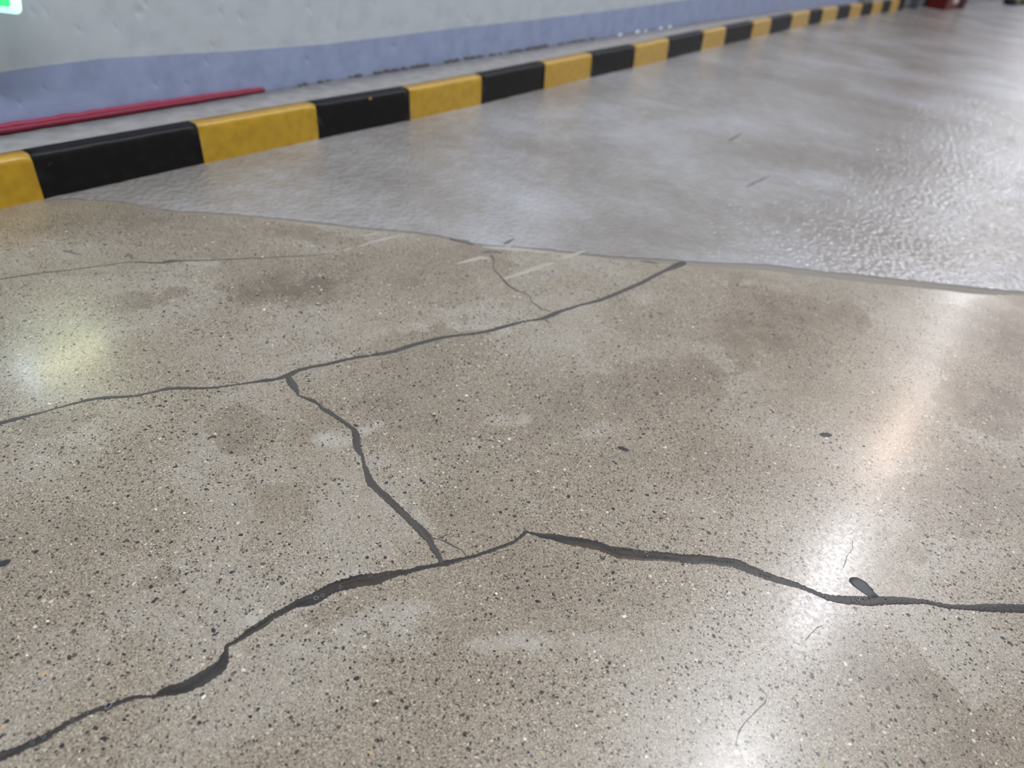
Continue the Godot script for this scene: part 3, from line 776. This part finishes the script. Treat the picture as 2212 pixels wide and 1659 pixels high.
func wall_face(upper: bool) -> ArrayMesh:
	var zs := PackedFloat32Array()
	var z := 3.0
	while z > -8.4:
		zs.append(z)
		z -= 0.005 if z < -0.5 and z > -1.95 else 0.012 if z < -0.4 and z > -3.5 else 0.08
	zs.append(-8.4)
	var ys := 26
	if upper:
		ys = 48
	var v := PackedVector3Array()
	var index := PackedInt32Array()
	for i in zs.size():
		var split := paint_line(zs[i])
		for j in ys:
			var y := lerpf(0.03, split, j / (ys - 1.0))
			if upper:
				y = lerpf(split, 0.62, j / 40.0) if j <= 40 else lerpf(0.62, HEIGHT, (j - 40) / (ys - 41.0))
			var x := wall_line(zs[i]) + 0.002 * wide_noise.get_noise_2d(zs[i] * 3.0, y * 3.0)
			for h in BUGHOLES:
				var d: float = Vector2(zs[i] - h[0], y - h[1]).length() / (h[2] + 0.001)
				if d < 1.3:
					x -= 0.0028 * (1.0 - smoothstep(0.3, 1.1, d))
			v.append(Vector3(x, y, zs[i]))
			if i and j:
				var a := (i - 1) * ys + j - 1
				index.append_array([a, a + ys, a + 1, a + 1, a + ys, a + ys + 1])
	# seen from the road (+x): keep the faces towards it
	if (v[index[1]] - v[index[0]]).cross(v[index[2]] - v[index[0]]).x > 0.0:
		index.reverse()
	return from_arrays(v, index)


func paint(c: Color, seed_: int) -> StandardMaterial3D:
	var m := StandardMaterial3D.new()
	var lo := c.darkened(0.06)
	m.albedo_texture = noise_texture(512, FastNoiseLite.TYPE_SIMPLEX, 0.02, seed_, ramp([[0.0, lo], [0.5, c], [1.0, c.lightened(0.06)]]), 5)
	triplanar(m, 0.8)
	m.roughness = 0.62
	m.normal_enabled = true
	m.normal_texture = noise_texture(512, FastNoiseLite.TYPE_SIMPLEX, 0.04, seed_ + 1, null, 4, 4.0)
	m.normal_scale = 0.08
	return m


func left_wall() -> void:
	var o := thing("wall_left", Vector3.ZERO, "concrete wall behind the kerb, pale grey above a blue painted band", "wall", "", "structure")
	put("upper_paint", wall_face(true), paint(Color(0.735, 0.765, 0.785), 41), o)
	put("blue_band", wall_face(false), paint(Color(0.575, 0.625, 0.745), 51), o)
	put("plain_stretch", block(Vector3(0.3, HEIGHT, 1.1), 0.01), plain(Color(0.68, 0.7, 0.73), 0.8), o, Vector3(-2.03, HEIGHT / 2.0, -9.37))
	put("wall_core", block(Vector3(0.2, HEIGHT + 0.2, 11.4), 0.01), plain(Color(0.6, 0.6, 0.6), 0.9), o, Vector3(WALL_X - 0.16, HEIGHT / 2.0, -2.7))


func shell() -> void:
	var white := plain(Color(0.62, 0.63, 0.64), 0.8)
	var o := put("ceiling", block(Vector3(7.2, 0.2, 34.6), 0.01), plain(Color(0.66, 0.67, 0.68), 0.9), self, Vector3(1.1, HEIGHT + 0.1, -14.0))
	tag(o, "flat grey concrete ceiling slab over the driving lane", "ceiling", "", "structure")
	o = put("wall_right", block(Vector3(0.2, HEIGHT, 34.4), 0.01), white, self, Vector3(4.3, HEIGHT / 2.0, -14.0))
	tag(o, "plain pale wall on the far side of the driving lane", "wall", "", "structure")
	o = put("wall_back", block(Vector3(6.9, HEIGHT, 0.2), 0.01), white, self, Vector3(1.0, HEIGHT / 2.0, 3.1))
	tag(o, "plain pale wall behind the place of the photographer", "wall", "", "structure")
	o = put("wall_end", block(Vector3(6.9, HEIGHT, 0.2), 0.01), white, self, Vector3(1.0, HEIGHT / 2.0, -31.1))
	tag(o, "plain pale wall closing the lane at its far end", "wall", "", "structure")
	# footway between kerb and wall
	var concrete := StandardMaterial3D.new()
	concrete.albedo_texture = noise_texture(512, FastNoiseLite.TYPE_SIMPLEX, 0.02, 61, ramp([[0.0, Color(0.48, 0.48, 0.48)], [0.5, Color(0.55, 0.55, 0.55)], [1.0, Color(0.62, 0.62, 0.61)]]), 5)
	triplanar(concrete, 1.2)
	concrete.roughness = 0.6
	var v := PackedVector3Array()
	var index := PackedInt32Array()
	for k in 211:
		var z := 3.0 - 0.061 * k
		for q in [Vector2(wall_line(z) - 0.01, -0.02), Vector2(wall_line(z) - 0.01, WALK_Y - 0.001), Vector2(kerb_line(z) - 0.046, WALK_Y - 0.001), Vector2(kerb_line(z) - 0.046, -0.02)]:
			v.append(Vector3(q.x, q.y, z))
		if k:
			for j in 3:
				var a := (k - 1) * 4 + j
				index.append_array([a, a + 4, a + 1, a + 1, a + 4, a + 5])
	if (v[index[7]] - v[index[6]]).cross(v[index[8]] - v[index[6]]).y > 0.0:
		index.reverse()
	o = put("footway", from_arrays(v, index), concrete, self)
	tag(o, "narrow grey concrete footway between the striped kerb and the blue wall", "footway", "", "structure")


# ---------------------------------------------------------------- kerb

func kerb_line(z: float) -> float:
	if z > KERB[0][1]:
		return -1.85
	for k in KERB.size() - 1:
		if z > KERB[k + 1][1]:
			return lerpf(KERB[k][0], KERB[k + 1][0], (z - KERB[k][1]) / (KERB[k + 1][1] - KERB[k][1]))
	return -1.735


func kerb_piece(z0: float, x0: float, z1: float, x1: float, seed_: float) -> ArrayMesh:
	var profile := [Vector2(0.004, -0.03), Vector2(0.002, 0.0), Vector2(-0.001, 0.03), Vector2(-0.003, 0.06), Vector2(-0.005, 0.09), Vector2(-0.007, 0.099), Vector2(-0.0115, 0.1045), Vector2(-0.018, 0.1065), Vector2(-0.05, 0.1065), Vector2(-0.05, -0.03)]
	var v := PackedVector3Array()
	var index := PackedInt32Array()
	var n := profile.size()
	var rings := maxi(3, int(absf(z1 - z0) / 0.03))
	for k in rings + 1:
		var t := float(k) / rings
		var z := lerpf(z0, z1, t)
		for j in n:
			var p: Vector2 = profile[j]
			var w := 0.0012 * rough_noise.get_noise_3d(z * 14.0, j * 0.6, seed_) if j > 2 and j < 8 else 0.0
			if j == 1:
				w = 0.004 * rough_noise.get_noise_2d(z * 20.0, seed_)
			v.append(Vector3(lerpf(x0, x1, t) + p.x + w, p.y + (w if j > 4 else 0.0), z))
		if k:
			for j in n - 1:
				var a := (k - 1) * n + j
				index.append_array([a, a + 1, a + n, a + 1, a + n + 1, a + n])
	for end in 2:
		var first := end * rings * n
		for j in range(1, n - 1):
			index.append_array([first, first + j, first + j + 1] if end == 1 else [first, first + j + 1, first + j])
	return from_arrays(v, index)


func kerb() -> void:
	var o := thing("kerb", Vector3.ZERO, "low concrete kerb painted in yellow and black stripes along the footway", "kerb")
	var yellow := StandardMaterial3D.new()
	yellow.albedo_texture = noise_texture(512, FastNoiseLite.TYPE_SIMPLEX, 0.02, 71, ramp([[0.0, Color(0.65, 0.5, 0.06)], [0.45, Color(0.7, 0.55, 0.07)], [1.0, Color(0.74, 0.59, 0.1)]]), 5)
	triplanar(yellow, 2.0)
	yellow.roughness = 0.4
	yellow.clearcoat_enabled = true
	yellow.clearcoat = 0.6
	yellow.clearcoat_roughness = 0.3
	var black := StandardMaterial3D.new()
	black.albedo_texture = noise_texture(512, FastNoiseLite.TYPE_SIMPLEX, 0.02, 72, ramp([[0.0, Color(0.015, 0.015, 0.018)], [0.6, Color(0.03, 0.03, 0.036)], [1.0, Color(0.08, 0.08, 0.09)]]), 5)
	triplanar(black, 2.0)
	black.roughness = 0.55
	black.metallic_specular = 0.3
	black.clearcoat_enabled = true
	black.clearcoat = 0.25
	black.clearcoat_roughness = 0.35
	var marks := [[0.68, -1.85], [0.2, -1.85], [-0.25, -1.85]]
	marks.append_array(KERB)
	marks.append([-9.89, -1.735])
	for k in marks.size() - 1:
		var a: Array = marks[k]
		var b: Array = marks[k + 1]
		if k > 2:
			a = [a[1], a[0]]
		if k + 1 > 2 and k + 1 < marks.size() - 1:
			b = [b[1], b[0]]
		var piece := kerb_piece(a[0], a[1], b[0], b[1], k * 3.0)
		if k % 2 == 0:
			put("yellow_stripe", piece, yellow, o)
		else:
			put("black_stripe", piece, black, o)
	# drip of yellow paint and grey scuffs on two of the black stripes
	var dab := SphereMesh.new()
	dab.radius = 0.5
	dab.height = 1.0
	dab.radial_segments = 12
	dab.rings = 6
	put("paint_drip", dab, yellow, o, Vector3(-1.8275, 0.0965, -1.765)).scale = Vector3(0.004, 0.008, 0.014)
	var scuff := PackedVector3Array()
	var thick := PackedFloat32Array()
	for s in 9:
		var f := s / 8.0
		scuff.append(Vector3(-1.8545 + 0.0004 * sin(s * 2.0), lerpf(0.06, 0.092, f) + 0.002 * sin(s * 1.7), lerpf(-0.722, -0.776, f * f)))
		thick.append(0.0012 * (1.1 - absf(f * 2.0 - 1.0)))
	put("grey_scuff", tube(scuff, thick, 6), plain(Color(0.17, 0.17, 0.19), 0.8), o)


# ---------------------------------------------------------------- far corner

func far_corner() -> void:
	var grey := plain(Color(0.55, 0.57, 0.6), 0.8)
	var o := put("column", block(Vector3(0.3, HEIGHT, 0.4), 0.01), plain(Color(0.5, 0.5, 0.5), 0.8), self, Vector3(-2.0, HEIGHT / 2.0, -8.62))
	tag(o, "square grey concrete column where the blue wall ends", "column", "", "structure")
	# grey wall that goes on beyond the end of the kerb, turning a little into the lane
	var a := Vector3(-1.8, 0, -9.93)
	var b := Vector3(-0.72, 0, -18.0)
	var length := (b - a).length()
	var far := thing("wall_far", Vector3.ZERO, "grey wall that continues beyond the end of the kerb", "wall", "", "structure")
	var run := put("wall_run", block(Vector3(0.2, HEIGHT, length), 0.01), grey, far, (a + b) / 2.0 + Vector3(-0.1, HEIGHT / 2.0, 0))
	run.rotation.y = atan2(a.x - b.x, a.z - b.z)
	put("wall_run", block(Vector3(0.2, HEIGHT, 13.1), 0.01), grey, far, Vector3(-0.82, HEIGHT / 2.0, -24.5))
	var along := (b - a).normalized()
	var out := Vector3(-along.z, 0, along.x)
	# drain pipe beside the last black stripe
	var at := a + along * 0.3 + out * 0.07
	var pipe := thing("drain_pipe", at, "thin grey drain pipe on the grey wall just past the kerb end", "pipe")
	put("pipe", tube(PackedVector3Array([Vector3(0, 0, 0), Vector3(0, HEIGHT, 0)]), PackedFloat32Array([0.045, 0.045]), 16), plain(Color(0.4, 0.43, 0.48), 0.5), pipe)
	for y in [0.25, 1.3, 2.3]:
		put("clamp", block(Vector3(0.11, 0.03, 0.11), 0.006), plain(Color(0.35, 0.36, 0.38), 0.4, 0.6), pipe, Vector3(0, y, 0))
	# red fire cabinet standing against the grey wall
	var c := thing("fire_cabinet", a + along * 1.2 + out * 0.16, "dark red steel cabinet standing against the grey wall beyond the kerb", "cabinet")
	c.rotation.y = atan2(a.x - b.x, a.z - b.z)
	var red := plain(Color(0.36, 0.035, 0.03), 0.4)
	var rose := plain(Color(0.52, 0.17, 0.2), 0.4)
	put("side_panel", block(Vector3(0.22, 1.0, 0.18), 0.008), red, c, Vector3(0, 0.5, 0.32))
	put("door", block(Vector3(0.2, 0.96, 0.3), 0.008), rose, c, Vector3(0, 0.5, 0.08))
	put("painted_recess", block(Vector3(0.2, 0.96, 0.2), 0.008), plain(Color(0.03, 0.025, 0.025), 0.7), c, Vector3(0.0, 0.5, -0.17))  # solid dark block flush with the door, shade of an opening as colour
	put("side_panel", block(Vector3(0.22, 1.0, 0.14), 0.008), red, c, Vector3(0, 0.5, -0.34))
	put("top_panel", block(Vector3(0.24, 0.03, 0.86), 0.008), red, c, Vector3(0, 1.015, 0))
	var plate := PrismMesh.new()
	plate.size = Vector3(0.16, 0.26, 0.012)
	var mark := put("pale_plate", plate, plain(Color(0.8, 0.76, 0.74), 0.4), c, Vector3(0.106, 0.2, 0.08))
	mark.rotation.y = PI / 2.0
	# rubber wheel stop
	var w := thing("wheel_stop", Vector3(-0.98, 0, -13.9), "low dark rubber wheel stop on the floor beyond the red cabinet", "wheel stop")
	w.rotation.y = c.rotation.y
	put("rubber_block", block(Vector3(0.16, 0.1, 0.9), 0.03), plain(Color(0.1, 0.1, 0.11), 0.7), w, Vector3(0, 0.05, 0))
	for z in [-0.25, 0.25]:
		put("reflector", block(Vector3(0.01, 0.04, 0.12), 0.003), plain(Color(0.6, 0.5, 0.1), 0.4), w, Vector3(0.08, 0.05, z))


# ---------------------------------------------------------------- exit sign

func rounded_plate(w: float, h: float, r: float, depth: float) -> ArrayMesh:
	var rim := PackedVector2Array()
	for q in 4:
		var c := Vector2([1, -1, -1, 1][q] * (w / 2 - r), [1, 1, -1, -1][q] * (h / 2 - r))
		for k in 7:
			rim.append(c + Vector2.from_angle(PI / 2 * (q + k / 6.0)) * r)
	var n := rim.size()
	var v := PackedVector3Array()
	var index := PackedInt32Array()
	var inset := [[0.0, 0.0], [0.0, depth - 0.004], [0.0016, depth - 0.0012], [0.004, depth]]
	for s in inset:
		for p in rim:
			var q: Vector2 = p - p.normalized() * s[0]
			v.append(Vector3(s[1], q.y, -q.x))
	for s in 3:
		for k in n:
			var k2 := (k + 1) % n
			index.append_array([s * n + k, s * n + n + k, s * n + k2, s * n + k2, s * n + n + k, s * n + n + k2])
	v.append(Vector3(depth, 0, 0))
	v.append(Vector3(0, 0, 0))
	for k in n:
		var k2 := (k + 1) % n
		index.append_array([3 * n + k, v.size() - 2, 3 * n + k2])
		index.append_array([k, k2, v.size() - 1])
	var t := n * 6 * 3
	var face := (v[index[t + 1]] - v[index[t]]).cross(v[index[t + 2]] - v[index[t]])
	if face.x > 0.0:
		index.reverse()
	return from_arrays(v, index)


func exit_sign() -> void:
	# the box hangs ten degrees off the line of the kerb, a hand's width from the wall
	var wide := 0.26
	var high := 0.14
	var tilt := deg_to_rad(-9.8)
	var turn := Basis(Vector3.RIGHT, tilt)
	var corner := Vector3(-1.985, 0.3838, -0.7955)
	var middle := corner + turn * Vector3(0, high / 2, wide / 2)
	var o := thing("exit_sign", middle, "lit green escape sign in a white rounded frame, tilted, high on the left wall", "sign")
	o.basis = turn
	var white := plain(Color(0.93, 0.96, 0.96), 0.35)
	white.emission_enabled = true
	white.emission = Color(0.75, 1.0, 0.97)
	white.emission_energy_multiplier = 0.8
	put("frame", rounded_plate(wide, high, 0.014, 0.06), white, o)
	var green := plain(Color(0.1, 0.75, 0.4), 0.3)
	green.emission_enabled = true
	green.emission = Color(0.3, 0.97, 0.56)
	green.emission_energy_multiplier = 0.9
	var panel := put("green_panel", rounded_plate(wide - 0.05, high - 0.028, 0.006, 0.004), green, o, Vector3(0.0595, 0, 0))
	var bright := plain(Color(1, 1, 0.95), 0.3)
	bright.emission_enabled = true
	bright.emission = Color(1.0, 0.98, 0.82)
	bright.emission_energy_multiplier = 6.0
	put("light_strip", rounded_plate(wide - 0.07, 0.022, 0.004, 0.003), bright, panel, Vector3(0.004, 0.01, 0))
	put("bracket", block(Vector3(0.08, 0.04, 0.12), 0.004), plain(Color(0.7, 0.72, 0.72), 0.4), o, Vector3(-0.034, 0, 0))
	var cool := plain(Color(0.95, 1, 1), 0.3)
	cool.emission_enabled = true
	cool.emission = Color(0.9, 0.97, 1.0)
	cool.emission_energy_multiplier = 6.0
	put("side_strip", rounded_plate(0.016, high - 0.03, 0.004, 0.003), cool, o, Vector3(0.0595, 0, wide / 2 - 0.014))
	strip_light(o, "strip_light", Vector2(wide - 0.08, 0.02), Color(1.0, 0.98, 0.8), 0.05, Vector3(0.072, 0.01, 0))
	strip_light(o, "side_light", Vector2(0.014, high - 0.035), Color(0.86, 0.95, 1.0), 0.02, Vector3(0.072, 0, wide / 2 - 0.014))


func strip_light(o: Node3D, called: String, size: Vector2, c: Color, energy: float, at: Vector3) -> void:
	var l := AreaLight3D.new()
	l.name = called
	l.area_size = size
	l.light_color = c
	l.light_energy = energy
	l.area_range = 12.0
	l.area_attenuation = 2.0
	l.shadow_enabled = true
	l.position = at
	l.rotation_degrees = Vector3(0, -90, 0)
	o.add_child(l)


# ---------------------------------------------------------------- foot of the wall

func wall_foot() -> void:
	# crimson hose of two lengths lying one against the other
	var o := thing("hose", Vector3(-2.03, WALK_Y, -1.0), "crimson hose lying along the foot of the blue wall", "hose")
	for strand in 2:
		var p := PackedVector3Array()
		var r := PackedFloat32Array()
		for k in HOSE.size() - 1:
			for s in 14:
				var t := s / 14.0
				var a: Array = HOSE[k]
				var b: Array = HOSE[k + 1]
				var z := lerpf(a[1], b[1], t)
				var half := lerpf(a[2], b[2], t) * 0.62 * (1.0 + 0.14 * rough_noise.get_noise_2d(z * 18.0, strand * 9.0))
				var x := WALL_X + half * (1.25 if strand == 0 else 2.4) + 0.003 * rough_noise.get_noise_2d(z * 7.0, strand * 30.0)
				p.append(Vector3(x, half * (1.75 if strand == 0 else 1.0) + WALK_Y - 0.001, z) - o.position)
				r.append(half)
		put("hose_length", tube(p, r), plain(Color(0.56, 0.11, 0.26) if strand == 0 else Color(0.46, 0.07, 0.18), 0.5), o)
	# crumbs of mortar and dirt left in the corner
	var st := SurfaceTool.new()
	st.begin(Mesh.PRIMITIVE_TRIANGLES)
	var pebble := SphereMesh.new()
	pebble.radius = 1.0
	pebble.height = 2.0
	pebble.radial_segments = 7
	pebble.rings = 4
	for k in DEBRIS.size() - 1:
		var a: Array = DEBRIS[k]
		var b: Array = DEBRIS[k + 1]
		var count := int(absf(b[1] - a[1]) / 0.007)
		for s in count:
			var t := rng.randf()
			var z := lerpf(a[1], b[1], t)
			var big := lerpf(a[2], b[2], t) * rng.randf_range(0.35, 1.2)
			if rough_noise.get_noise_1d(z * 9.0) < -0.12:
				continue
			var at := Vector3(wall_line(z) + rng.randf_range(0.002, 0.012), WALK_Y + big * 0.3, z)
			var basis_ := Basis.from_euler(Vector3(0, rng.randf() * TAU, 0)).scaled(Vector3(big, big * 0.7, big * 1.5))
			st.append_from(pebble, 0, Transform3D(basis_, at))
	var dirt := put("mortar_crumbs", st.commit(), plain(Color(0.36, 0.35, 0.35), 0.9), self)
	tag(dirt, "ragged line of dark mortar crumbs along the wall foot past the hose", "debris", "", "stuff")
	for k in PLASTER.size():
		var q: Array = PLASTER[k]
		var lump := PackedVector3Array()
		var rad := PackedFloat32Array()
		for s in 5:
			lump.append(Vector3(0.004 * s, 0, 0.02 * (s - 2)))
			rad.append(q[2] * [0.3, 0.9, 1.0, 0.8, 0.3][s])
		var places := ["nearest", "second", "third", "fourth", "smallest"]
		var lumps := put("plaster_lump", tube(lump, rad, 8), plain(Color(0.82, 0.84, 0.88), 0.8), self, Vector3(wall_line(q[1]) + 0.012, WALK_Y + q[2] * 0.4, q[1]))
		tag(lumps, "pale dab of plaster at the wall foot beyond the crumbs, %s of five" % places[k], "plaster dab", "plaster dabs along the wall foot")
